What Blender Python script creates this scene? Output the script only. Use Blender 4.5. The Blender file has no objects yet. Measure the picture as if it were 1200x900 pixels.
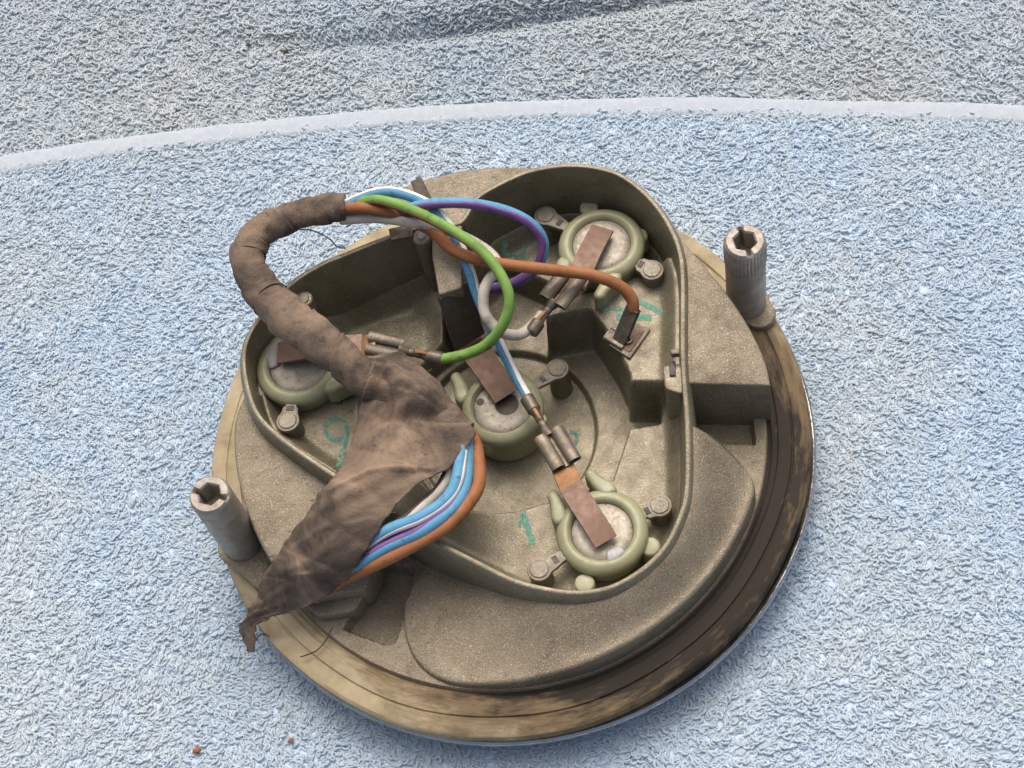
import bpy, bmesh, math, random
import numpy as np
from mathutils import Vector
from mathutils.geometry import tessellate_polygon
random.seed(7); rng = np.random.default_rng(7)
SC = bpy.context.scene
COL = SC.collection
Z0 = 12.0            # mm: the towel lies at world z = 0, the lamp's gasket plane is 12 mm above it
R_ = math.radians

# ------------------------------------------------------------------ camera, sky, sun, exposure
TH, RO, FPX = R_(29.40243545), R_(-15.53837915), 2000.0
CAM = np.array([5.58364, -196.74229603, 376.63438214])
FW = np.array([0, math.sin(TH), -math.cos(TH)])
_u = np.array([0, math.cos(TH), math.sin(TH)])
RT = np.array([math.cos(RO), 0, 0]) + math.sin(RO) * _u
UP = np.array([-math.sin(RO), 0, 0]) + math.cos(RO) * _u
cd = bpy.data.cameras.new('camera'); cam = bpy.data.objects.new('camera', cd); COL.objects.link(cam)
from mathutils import Matrix
m = Matrix.Identity(4)
for i in range(3):
    m[i][0], m[i][1], m[i][2] = RT[i], UP[i], -FW[i]
    m[i][3] = (CAM[i] + (Z0 if i == 2 else 0)) / 1000
cam.matrix_world = m
cd.sensor_width = 36; cd.lens = FPX / 1200 * 36; cd.clip_start = 0.01; cd.clip_end = 50
SC.camera = cam
SUN_AZ, SUN_EL = R_(12), R_(60)          # azimuth from +y towards +x
w = bpy.data.worlds.new('World'); SC.world = w; w.use_nodes = True
nt = w.node_tree; bg = nt.nodes['Background']
sky = nt.nodes.new('ShaderNodeTexSky'); sky.sky_type = 'NISHITA'; sky.sun_disc = False
sky.sun_elevation = SUN_EL; sky.sun_rotation = SUN_AZ; sky.dust_density = 9.0; sky.air_density = 0.45; sky.ozone_density = 1.0
nt.links.new(sky.outputs[0], bg.inputs[0]); bg.inputs[1].default_value = 0.15
sl = bpy.data.lights.new('sun', 'SUN'); sl.energy = 0.5; sl.angle = R_(100); sl.color = (1.0, 0.90, 0.74)
so = bpy.data.objects.new('sun', sl); COL.objects.link(so)
sd = Vector((math.sin(SUN_AZ) * math.cos(SUN_EL), math.cos(SUN_AZ) * math.cos(SUN_EL), math.sin(SUN_EL)))
so.rotation_euler = sd.to_track_quat('Z', 'Y').to_euler(); so.location = (0, 0.5, 1)
SC.cycles.max_bounces = 6; SC.cycles.diffuse_bounces = 3; SC.cycles.transmission_bounces = 4
SC.view_settings.view_transform = 'Standard'; SC.view_settings.look = 'None'
SC.view_settings.exposure = 0.36; SC.view_settings.gamma = 1.0; SC.view_settings.use_curve_mapping = False

# ------------------------------------------------------------------ measuring helpers (millimetres)
def un(px, py, a=0.0, b=0.0):
    """point of the plane z = a + b*y that the photograph shows at (px, py)"""
    d = (px - 600) / FPX * RT - (py - 450) / FPX * UP + FW
    t = (a + b * CAM[1] - CAM[2]) / (d[2] - b * d[1])
    return CAM + t * d
def unl(pts, a=0.0, b=0.0): return np.array([un(p[0], p[1], a, b) for p in pts])
def unz(pts): return np.array([un(p[0], p[1], p[2]) for p in pts])
def spline(P, n=8, closed=False):
    P = np.asarray(P, float); N = len(P); out = []
    rg = range(N) if closed else range(N - 1)
    for i in rg:
        if closed: a, b, c, d = P[(i - 1) % N], P[i], P[(i + 1) % N], P[(i + 2) % N]
        else: a, b, c, d = P[max(i - 1, 0)], P[i], P[i + 1], P[min(i + 2, N - 1)]
        for k in range(n):
            t = k / n
            out.append(.5 * (2 * b + (c - a) * t + (2 * a - 5 * b + 4 * c - d) * t * t + (3 * b - a - 3 * c + d) * t ** 3))
    if not closed: out.append(P[-1])
    return np.array(out)
def smooth(e0, e1, x):
    t = np.clip((x - e0) / (e1 - e0), 0, 1); return t * t * (3 - 2 * t)
def poly_sd(x, y, poly):
    """signed distance to a polygon, negative inside"""
    poly = np.asarray(poly)[:, :2]; d = np.full(np.shape(x), 1e9); ins = np.zeros(np.shape(x), bool)
    for i in range(len(poly)):
        ax, ay = poly[i]; bx, by = poly[(i + 1) % len(poly)]
        ex, ey = bx - ax, by - ay
        t = np.clip(((x - ax) * ex + (y - ay) * ey) / (ex * ex + ey * ey + 1e-12), 0, 1)
        d = np.minimum(d, np.hypot(x - ax - t * ex, y - ay - t * ey))
        c = (ay > y) != (by > y)
        with np.errstate(divide='ignore', invalid='ignore'):
            c &= x < ex * (y - ay) / (ey if ey else 1e-12) + ax
        ins ^= c
    return np.where(ins, -d, d)

# ------------------------------------------------------------------ mesh helpers
def obj(name, V, F, mat, parent=None, sharp=35, smooth_=True):
    me = bpy.data.meshes.new(name)
    V = np.asarray(V, float)
    me.from_pydata(((V + [0, 0, Z0]) / 1000).tolist(), [], [tuple(int(i) for i in f) for f in F])
    bm = bmesh.new(); bm.from_mesh(me); bmesh.ops.recalc_face_normals(bm, faces=bm.faces); bm.to_mesh(me); bm.free()
    if smooth_:
        for p in me.polygons: p.use_smooth = True
        if sharp: me.set_sharp_from_angle(angle=R_(sharp))
    me.materials.append(mat)
    o = bpy.data.objects.new(name, me); COL.objects.link(o)
    if parent: child(o, parent)
    return o
def child(o, parent):
    bpy.context.view_layer.update()
    o.parent = parent; o.matrix_parent_inverse = parent.matrix_world.inverted()
def thing(name, label, cat, loc=(0, 0, -Z0), group=None):
    o = bpy.data.objects.new(name, None); COL.objects.link(o); o.empty_display_size = .01
    o.location = (loc[0] / 1000, loc[1] / 1000, (loc[2] + Z0) / 1000)
    o['label'] = label; o['category'] = cat
    if group: o['group'] = group
    bpy.context.view_layer.update()
    return o
def merge(*parts):
    V, F, n = [], [], 0
    for v, f in parts:
        v = np.asarray(v, float); V.append(v); F += [[i + n for i in q] for q in f]; n += len(v)
    return np.vstack(V), F
def grid_faces(nr, nc, cr=False, cc=False):
    F = []
    for i in range(nr if cr else nr - 1):
        for j in range(nc if cc else nc - 1):
            a, b = i, (i + 1) % nr; c, d = j, (j + 1) % nc
            F.append((a * nc + c, a * nc + d, b * nc + d, b * nc + c))
    return F
def lathe(prof, n=96, c=(0, 0), closed=True, wob=None):
    """profile of (r, z) turned about the vertical through c"""
    V = []
    for k in range(n):
        t = 2 * math.pi * k / n
        for r, z in prof:
            if wob: r, z = wob(r, z, t)
            V.append((c[0] + r * math.cos(t), c[1] + r * math.sin(t), z))
    m = len(prof); F = []
    for k in range(n):
        for j in range(m if closed else m - 1):
            a, b = k * m + j, k * m + (j + 1) % m; k2 = (k + 1) % n
            F.append((a, b, k2 * m + (j + 1) % m, k2 * m + j))
    return np.array(V), F
def frames(P):
    P = np.asarray(P, float); T = np.gradient(P, axis=0); T /= np.linalg.norm(T, axis=1)[:, None] + 1e-12
    n = np.cross(T[0], [0, 0, 1.0]); n = n / (np.linalg.norm(n) + 1e-9) if np.linalg.norm(n) > .05 else np.array([1., 0, 0])
    N, B = [], []
    for t in T:
        n = n - t * np.dot(n, t); n /= np.linalg.norm(n) + 1e-12
        N.append(n); B.append(np.cross(t, n))
    return T, np.array(N), np.array(B)
def tube(P, r, n=12, cap=True, rfun=None):
    T, N, B = frames(P); V = []
    r = np.broadcast_to(r, len(P))
    for i in range(len(P)):
        for k in range(n):
            a = 2 * math.pi * k / n; rr = r[i] * (rfun(i, a) if rfun else 1)
            V.append(P[i] + rr * (math.cos(a) * N[i] + math.sin(a) * B[i]))
    F = grid_faces(len(P), n, cc=True)
    if cap: F += [tuple(range(n))[::-1], tuple((len(P) - 1) * n + k for k in range(n))]
    return np.array(V), F
def tube_strip(P, r, side, half, n=7, side2=None):
    """a painted stripe: a sector of a wire's skin, slightly proud, running along the side that faces direction `side`"""
    T, N, B = frames(P); V = []; L = len(P)
    side2 = side if side2 is None else np.array(side2, float); D = [side + (side2 - side) * smooth(.35, .65, i / L) for i in range(L)]
    A = np.unwrap([math.atan2(np.dot(D[i], B[i]), np.dot(D[i], N[i])) for i in range(L)])
    for _ in range(6): A[1:-1] = (A[:-2] + A[1:-1] + A[2:]) / 3
    for i in range(L):
        for j in range(2):
            for k in range(n):
                a = A[i] + half * (2 * k / (n - 1) - 1) * (1 + .12 * math.sin(i * .6)); rr = r - .12 * j
                V.append(P[i] + rr * (math.cos(a) * N[i] + math.sin(a) * B[i]))
    F = []; m = 2 * n
    for i in range(L - 1):
        for k in range(n - 1):
            F.append((i * m + k, i * m + k + 1, (i + 1) * m + k + 1, (i + 1) * m + k))
        F.append((i * m, (i + 1) * m, (i + 1) * m + n, i * m + n))
        F.append((i * m + n - 1, i * m + m - 1, (i + 1) * m + m - 1, (i + 1) * m + n - 1))
    return np.array(V), F
def prism(out, ztop, zbot, bev=.6, seg=3, sym_bottom=False):
    """solid with a closed dense outline, top z from a function or number, rounded top edge"""
    P = np.asarray(out, float)[:, :2]
    A = .5 * np.sum(P[:, 0] * np.roll(P[:, 1], -1) - np.roll(P[:, 0], -1) * P[:, 1])
    if A < 0: P = P[::-1]
    e = np.roll(P, -1, 0) - P; e /= np.linalg.norm(e, axis=1)[:, None] + 1e-12
    nn = np.stack([e[:, 1], -e[:, 0]], 1); nv = nn + np.roll(nn, 1, 0); nv /= np.maximum(np.linalg.norm(nv, axis=1)[:, None], .6)
    zt = (lambda x, y: np.full(np.shape(x), float(ztop))) if not callable(ztop) else ztop
    zb = (lambda x, y: np.full(np.shape(x), float(zbot))) if not callable(zbot) else zbot
    n = len(P); rows = [np.c_[P, zb(P[:, 0], P[:, 1])]]
    for k in range(seg + 1):
        a = math.pi / 2 * k / seg; Q = P - nv * bev * (1 - math.cos(a))
        rows.append(np.c_[Q, zt(Q[:, 0], Q[:, 1]) - bev * (1 - math.sin(a))])
    V = np.vstack(rows); F = grid_faces(len(rows), n, cc=True)
    top = [Vector((p[0], p[1], 0)) for p in rows[-1]]; o = (len(rows) - 1) * n
    F += [tuple(o + i for i in t) for t in tessellate_polygon([top])]
    F.append(tuple(range(n))[::-1])
    return V, F
def roundpoly(P, r=1.0, n=5):
    P = np.asarray(P, float)[:, :2]; out = []
    for i in range(len(P)):
        a, b, c = P[i - 1], P[i], P[(i + 1) % len(P)]
        u, v = a - b, c - b; lu, lv = np.linalg.norm(u), np.linalg.norm(v); q = min(r, lu * .45, lv * .45)
        s, t = b + u / lu * q, b + v / lv * q
        for k in range(n + 1):
            x = k / n; out.append((1 - x) ** 2 * s + 2 * x * (1 - x) * b + x * x * t)
    return np.array(out)
def box(c, ax, ay, az, bev=.15):
    """box with centre c and half vectors"""
    c, ax, ay, az = map(lambda q: np.asarray(q, float), (c, ax, ay, az)); V = []
    bm = bmesh.new(); bmesh.ops.create_cube(bm, size=2)
    M = np.stack([ax, ay, az], 1)
    for v in bm.verts: v.co = Vector(M @ np.array(v.co))
    if bev: bmesh.ops.bevel(bm, geom=list(bm.edges), offset=bev, segments=2, affect='EDGES', profile=.5)
    bm.verts.ensure_lookup_table(); V = np.array([list(v.co) for v in bm.verts]) + c
    F = [[v.index for v in f.verts] for f in bm.faces]; bm.free()
    return V, F

# ------------------------------------------------------------------ materials
def ramp(nt, fac, stops):
    n = nt.nodes.new('ShaderNodeValToRGB'); n.color_ramp.elements[0].position = stops[0][0]; n.color_ramp.elements[0].color = (*stops[0][1], 1)
    n.color_ramp.elements[1].position = stops[-1][0]; n.color_ramp.elements[1].color = (*stops[-1][1], 1)
    for p, c in stops[1:-1]: e = n.color_ramp.elements.new(p); e.color = (*c, 1)
    nt.links.new(fac, n.inputs[0]); return n.outputs[0]
def noise(nt, co, scale, detail=4, rough=.6, dist=0.0):
    n = nt.nodes.new('ShaderNodeTexNoise'); n.inputs['Scale'].default_value = scale; n.inputs['Detail'].default_value = detail
    n.inputs['Roughness'].default_value = rough; n.inputs['Distortion'].default_value = dist
    nt.links.new(co, n.inputs['Vector']); return n.outputs['Fac']
def mixc(nt, fac, a, b, mode='MIX'):
    n = nt.nodes.new('ShaderNodeMix'); n.data_type = 'RGBA'; n.blend_type = mode; n.clamp_factor = True
    for k, v in ((0, fac), (6, a), (7, b)):
        if hasattr(v, 'links') or hasattr(v, 'is_linked'): nt.links.new(v, n.inputs[k])
        else: n.inputs[k].default_value = v if k == 0 else (*v, 1)
    return n.outputs[2]
def math_(nt, op, a, b=None, clamp=False):
    n = nt.nodes.new('ShaderNodeMath'); n.operation = op; n.use_clamp = clamp
    for k, v in ((0, a), (1, b)):
        if v is None: continue
        if hasattr(v, 'is_linked'): nt.links.new(v, n.inputs[k])
        else: n.inputs[k].default_value = v
    return n.outputs[0]
def base(name):
    m = bpy.data.materials.new(name); m.use_nodes = True; t = m.node_tree; p = t.nodes['Principled BSDF']
    tc = t.nodes.new('ShaderNodeTexCoord'); mp = t.nodes.new('ShaderNodeMapping'); mp.inputs['Scale'].default_value = (1000, 1000, 1000)
    t.links.new(tc.outputs['Object'], mp.inputs['Vector'])
    return m, t, p, mp.outputs[0]
def pm(name, stops, scale=.15, rough=.5, metal=0.0, bump=.2, bscale=2.0, flecks=None, pits=None, detail=5, rvar=.15, sss=0, coat=0, bdist=.0003, spec=.5):
    """noise-coloured surface, optional bright flecks and dark pits; scales in 1/mm"""
    m, t, p, co = base(name)
    c = ramp(t, noise(t, co, scale, detail, .65, .4), stops)
    if pits:
        f = ramp(t, noise(t, co, pits[1], 3, .7), [(pits[2], (0, 0, 0)), (pits[2] + .13, (1, 1, 1))]); c = mixc(t, f, c, pits[0])
    if flecks:
        f = ramp(t, noise(t, co, flecks[1], 2, .5), [(flecks[2], (0, 0, 0)), (flecks[2] + .16, (1, 1, 1))]); c = mixc(t, f, c, flecks[0])
    t.links.new(c, p.inputs['Base Color'])
    rr = ramp(t, noise(t, co, scale * 4, 4), [(.3, (max(rough - rvar, .05),) * 3), (.7, (min(rough + rvar, 1),) * 3)])
    t.links.new(rr, p.inputs['Roughness']); p.inputs['Metallic'].default_value = metal
    p.inputs['Specular IOR Level'].default_value = spec
    if coat: p.inputs['Coat Weight'].default_value = coat
    if sss:
        p.inputs['Subsurface Weight'].default_value = sss; p.inputs['Subsurface Scale'].default_value = .002
        p.inputs['Subsurface Radius'].default_value = (1, .9, .5)
    if bump:
        b = t.nodes.new('ShaderNodeBump'); b.inputs['Strength'].default_value = bump; b.inputs['Distance'].default_value = bdist
        t.links.new(noise(t, co, bscale, 4, .6), b.inputs['Height']); t.links.new(b.outputs[0], p.inputs['Normal'])
    return m
M = {}
M['cast'] = pm('cast_alloy', [(.25, (.119, .094, .059)), (.42, (.185, .155, .103)), (.6, (.228, .195, .133)), (.8, (.276, .246, .176))], .09, .55, .25, .5, 2.2,
               flecks=((.449, .408, .309), 3.3, .56), pits=((.084, .064, .037), 1.7, .57))
M['cast_in'] = pm('cast_alloy_inside', [(.25, (.121, .105, .065)), (.5, (.193, .174, .116)), (.75, (.258, .233, .161))], .07, .4, .3, .4, 2.0,
                  flecks=((.416, .375, .274), 3.3, .58), pits=((.101, .075, .040), 1.3, .59))
M['alloy'] = pm('turned_alloy', [(.3, (.223, .203, .162)), (.6, (.365, .333, .284)), (.8, (.456, .425, .374))], .2, .55, .35, .25, 3, flecks=((.608, .587, .527), 2.5, .68))
M['chrome'] = pm('chrome', [(.3, (.55, .55, .52)), (.7, (.75, .75, .72))], .2, .16, 1.0, .05, 1.5, rvar=.08)
M['plastic'] = pm('milky_plastic', [(.3, (.256, .256, .143)), (.6, (.328, .336, .208)), (.8, (.376, .384, .251))], .12, .42, 0, .12, 1.2, pits=((.160, .120, .050), .5, .70), sss=.25)
M['strip'] = pm('brown_strip', [(.3, (.135, .077, .045)), (.6, (.198, .117, .077)), (.8, (.243, .158, .108))], .15, .55, .1, .2, 2, pits=((.090, .054, .036), 1.2, .68))
M['copper'] = pm('aged_copper', [(.3, (.289, .145, .060)), (.6, (.425, .238, .111)), (.8, (.493, .306, .153))], .25, .4, .6, .15, 2)
M['tin'] = pm('tinned_brass', [(.3, (.09, .075, .055)), (.55, (.165, .14, .105)), (.8, (.27, .235, .185))], .3, .45, .45, .2, 2)
M['disc'] = pm('pitted_disc', [(.3, (.255, .230, .170)), (.55, (.365, .340, .281)), (.8, (.451, .425, .365))], .2, .5, .3, .3, 2.5, pits=((.145, .093, .043), 1.0, .57))
M['solder'] = pm('solder', [(.3, (.310, .310, .300)), (.7, (.422, .422, .420))], .3, .58, .2, .1, 1)
M['rivet'] = pm('rivet_metal', [(.3, (.176, .156, .116)), (.6, (.248, .224, .172)), (.8, (.320, .296, .240))], .3, .5, .3, .3, 2.5, pits=((.160, .128, .080), 1.5, .64))
M['sleeve_and_shade'] = pm('black_sleeve_and_shade', [(.3, (.035, .028, .022)), (.7, (.075, .06, .045))], .2, .5, 0, .3, 2)  # real sleeve, and the dark plates that paint shade in holes and slots
m, t, p, co = base('loom_tape')
c = ramp(t, noise(t, co, .065, 7, .68, .8), [(.30, (.05, .041, .034)), (.42, (.105, .083, .065)), (.50, (.17, .13, .097)), (.58, (.235, .178, .127)), (.7, (.33, .245, .17))])
c = mixc(t, ramp(t, noise(t, co, .3, 6, .75), [(.56, (0, 0, 0)), (.70, (.75, .75, .75))]), c, (.05, .042, .036))
c = mixc(t, ramp(t, noise(t, co, .5, 3, .6), [(.72, (0, 0, 0)), (.78, (.7, .7, .7))]), c, (.38, .35, .31))
t.links.new(c, p.inputs['Base Color']); p.inputs['Roughness'].default_value = .9; p.inputs['Specular IOR Level'].default_value = .2
wa = t.nodes.new('ShaderNodeTexWave'); wa.inputs['Scale'].default_value = 1.1; wa.inputs['Distortion'].default_value = 2.0; wa.bands_direction = 'DIAGONAL'; t.links.new(co, wa.inputs[0])
wb = t.nodes.new('ShaderNodeTexWave'); wb.inputs['Scale'].default_value = 1.1; wb.inputs['Distortion'].default_value = 2.0; wb.bands_direction = 'Y'; t.links.new(co, wb.inputs[0])
hh = math_(t, 'ADD', math_(t, 'MULTIPLY', math_(t, 'ADD', wa.outputs[1], wb.outputs[1]), .10), math_(t, 'MULTIPLY', noise(t, co, .5, 6, .7), 1.4))
b = t.nodes.new('ShaderNodeBump'); b.inputs['Strength'].default_value = .8; b.inputs['Distance'].default_value = .0005
t.links.new(hh, b.inputs['Height']); t.links.new(b.outputs[0], p.inputs['Normal'])
M['bandage'] = m
M['thread'] = pm('thread', [(.3, (.03, .025, .02)), (.7, (.07, .055, .045))], .3, .9, 0, 0)
M['ink'] = pm('green_ink', [(.35, (.04, .21, .15)), (.52, (.07, .28, .20)), (.62, (.25, .29, .2))], 1.1, .6, 0, .1, 2)
def wire_mat(name, c):
    d = tuple(x * .55 for x in c); l = tuple(min(1, x * 1.12 + .02) for x in c)
    return pm(name, [(.28, d), (.45, c), (.75, l)], .16, .68, 0, .2, 1.2, pits=(tuple(x * .35 + .01 for x in c), .45, .62))
M['w_blue'] = wire_mat('blue_sleeving', (.09, .285, .46)); M['w_green'] = wire_mat('green_sleeving', (.17, .33, .06))
M['w_brown'] = wire_mat('brown_sleeving', (.30, .115, .036)); M['w_white'] = wire_mat('white_sleeving', (.52, .48, .40))
M['w_purple'] = wire_mat('purple_sleeving', (.16, .07, .24)); M['w_red'] = wire_mat('red_sleeving', (.28, .05, .025))
M['w_stripe'] = wire_mat('white_stripe', (.82, .80, .72)); M['w_dark'] = wire_mat('dark_sleeving', (.05, .045, .045))
M['crumb'] = pm('crumb', [(.3, (.20, .07, .03)), (.7, (.38, .17, .07))], .6, .8, 0, .4, 2)
M['crumb_dark'] = pm('dark_crumb', [(.3, (.04, .03, .02)), (.7, (.12, .09, .05))], .6, .8, 0, .4, 2)
# gasket: cream rubber with brown and black dirt
m, t, p, co = base('gasket_rubber')
c = ramp(t, noise(t, co, .12, 5, .6, .2), [(.28, (.22, .175, .105)), (.5, (.345, .29, .18)), (.7, (.43, .375, .25))])
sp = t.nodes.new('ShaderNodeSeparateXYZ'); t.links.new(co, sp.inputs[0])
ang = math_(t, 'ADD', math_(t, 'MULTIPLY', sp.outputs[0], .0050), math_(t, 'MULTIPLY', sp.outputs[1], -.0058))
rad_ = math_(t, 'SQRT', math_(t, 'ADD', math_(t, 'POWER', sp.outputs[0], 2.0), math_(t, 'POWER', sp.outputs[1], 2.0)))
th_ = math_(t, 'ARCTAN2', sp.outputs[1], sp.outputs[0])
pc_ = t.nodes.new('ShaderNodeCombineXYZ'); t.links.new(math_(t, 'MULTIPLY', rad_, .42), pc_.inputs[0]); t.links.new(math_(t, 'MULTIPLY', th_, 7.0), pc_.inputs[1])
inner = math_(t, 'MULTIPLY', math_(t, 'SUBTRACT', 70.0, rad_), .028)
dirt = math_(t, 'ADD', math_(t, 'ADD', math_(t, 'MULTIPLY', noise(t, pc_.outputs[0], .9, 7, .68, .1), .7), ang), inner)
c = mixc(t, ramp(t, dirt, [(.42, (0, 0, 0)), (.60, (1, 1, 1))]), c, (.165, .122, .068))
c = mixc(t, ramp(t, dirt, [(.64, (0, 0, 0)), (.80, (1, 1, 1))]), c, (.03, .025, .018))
t.links.new(c, p.inputs['Base Color']); p.inputs['Roughness'].default_value = .78; p.inputs['Specular IOR Level'].default_value = .25
b = t.nodes.new('ShaderNodeBump'); b.inputs['Strength'].default_value = .4; b.inputs['Distance'].default_value = .0004
t.links.new(noise(t, co, .7, 5, .65), b.inputs['Height']); t.links.new(b.outputs[0], p.inputs['Normal'])
M['gasket'] = m
def towel_mat(name, lo, hi, stain, loop=True):
    m, t, p, co = base(name)
    gi = t.nodes.new('ShaderNodeObjectInfo'); ge = t.nodes.new('ShaderNodeNewGeometry')
    c = ramp(t, gi.outputs['Random'], [(0, lo), (1, hi)]) if loop else ramp(t, noise(t, co, .6, 3), [(.3, lo), (.7, hi)])
    mp = t.nodes.new('ShaderNodeMapping'); mp.inputs['Scale'].default_value = (1000,) * 3; t.links.new(ge.outputs['Position'], mp.inputs[0])
    c = mixc(t, ramp(t, noise(t, mp.outputs[0], .018, 6, .7), [(.42, (0, 0, 0)), (.68, (.75, .75, .75))]), c, stain)
    c = mixc(t, ramp(t, noise(t, mp.outputs[0], .011, 3, .6), [(.45, (0, 0, 0)), (.7, (.45, .45, .45))]), c, tuple(q * k for q, k in zip(lo, (.90, .99, 1.08))))
    t.links.new(c, p.inputs['Base Color']); p.inputs['Roughness'].default_value = .9; p.inputs['Specular IOR Level'].default_value = .2
    if loop:
        tr = t.nodes.new('ShaderNodeBsdfTranslucent'); t.links.new(c, tr.inputs[0]); mx = t.nodes.new('ShaderNodeMixShader'); mx.inputs[0].default_value = .38
        t.links.new(p.outputs[0], mx.inputs[1]); t.links.new(tr.outputs[0], mx.inputs[2]); t.links.new(mx.outputs[0], t.nodes['Material Output'].inputs[0])
    return m
M['loop'] = towel_mat('terry_loop', (.605, .73, .825), (.685, .785, .85), (.69, .755, .77))
M['sheet'] = towel_mat('terry_ground', (.46, .60, .74), (.52, .65, .77), (.54, .63, .70), False)
M['loop_back'] = towel_mat('terry_loop_worn', (.60, .70, .76), (.69, .77, .80), (.68, .715, .71))
M['sheet_back'] = towel_mat('terry_ground_worn', (.42, .51, .59), (.48, .56, .62), (.49, .53, .55), False)
m, t, p, co = base('hem_weave'); p.inputs['Roughness'].default_value = .85
wv = t.nodes.new('ShaderNodeTexWave'); wv.inputs['Scale'].default_value = 1.6; wv.inputs['Distortion'].default_value = 4.0; wv.bands_direction = 'Y'; t.links.new(co, wv.inputs[0])
t.links.new(ramp(t, noise(t, co, .5, 4), [(.3, (.40, .47, .53)), (.7, (.48, .54, .59))]), p.inputs['Base Color'])
b = t.nodes.new('ShaderNodeBump'); b.inputs['Strength'].default_value = .35; b.inputs['Distance'].default_value = .0003; t.links.new(wv.outputs[1], b.inputs['Height']); t.links.new(b.outputs[0], p.inputs['Normal'])
M['hem'] = m

# ------------------------------------------------------------------ towels
HEM = spline(unl([(-700, 330), (-350, 245), (0, 181), (200, 154), (400, 131), (600, 118), (800, 113), (1000, 117), (1200, 121), (1500, 135), (1900, 165)], -12)[:, :2], 12)
def hem_y(x): return np.interp(x, HEM[:, 0], HEM[:, 1])
def undul(x, y):
    return .9 * np.sin(x * .021 + y * .013) + .7 * np.sin(y * .034 - x * .017 + 1.0) + .35 * np.sin(x * .07 + .4) * np.sin(y * .06)
def front_z(x, y):
    return -13.2 + undul(x, y) * smooth(85, 150, np.hypot(x, y))
CRE = unl([(-500, 110), (0, 60), (300, 50), (430, 42), (600, 20), (760, -1), (900, -20), (1200, -45), (1700, -80)], -9)[:, :2]
def back_z(x, y):
    v = y - hem_y(x); cr = np.interp(x, CRE[:, 0], CRE[:, 1]); d = y - cr
    k = smooth(-75, 45, x)
    z = -15.5 + undul(x + 40, y) * .6 + .10 * np.clip(v, 0, 200) + 1.2 * np.sin(x * .03 + y * .04)
    z += k * (-2.2 * np.exp(-(d / 2.6) ** 2) + 4.5 * smooth(0, 8, d))
    return z
def sheet(name, us, vs, fy, fz, mat, parent):
    V = np.array([(u, fy(u, v), fz(u, fy(u, v))) for v in vs for u in us]); return obj(name, V, grid_faces(len(vs), len(us)), mat, parent, sharp=0)
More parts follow.
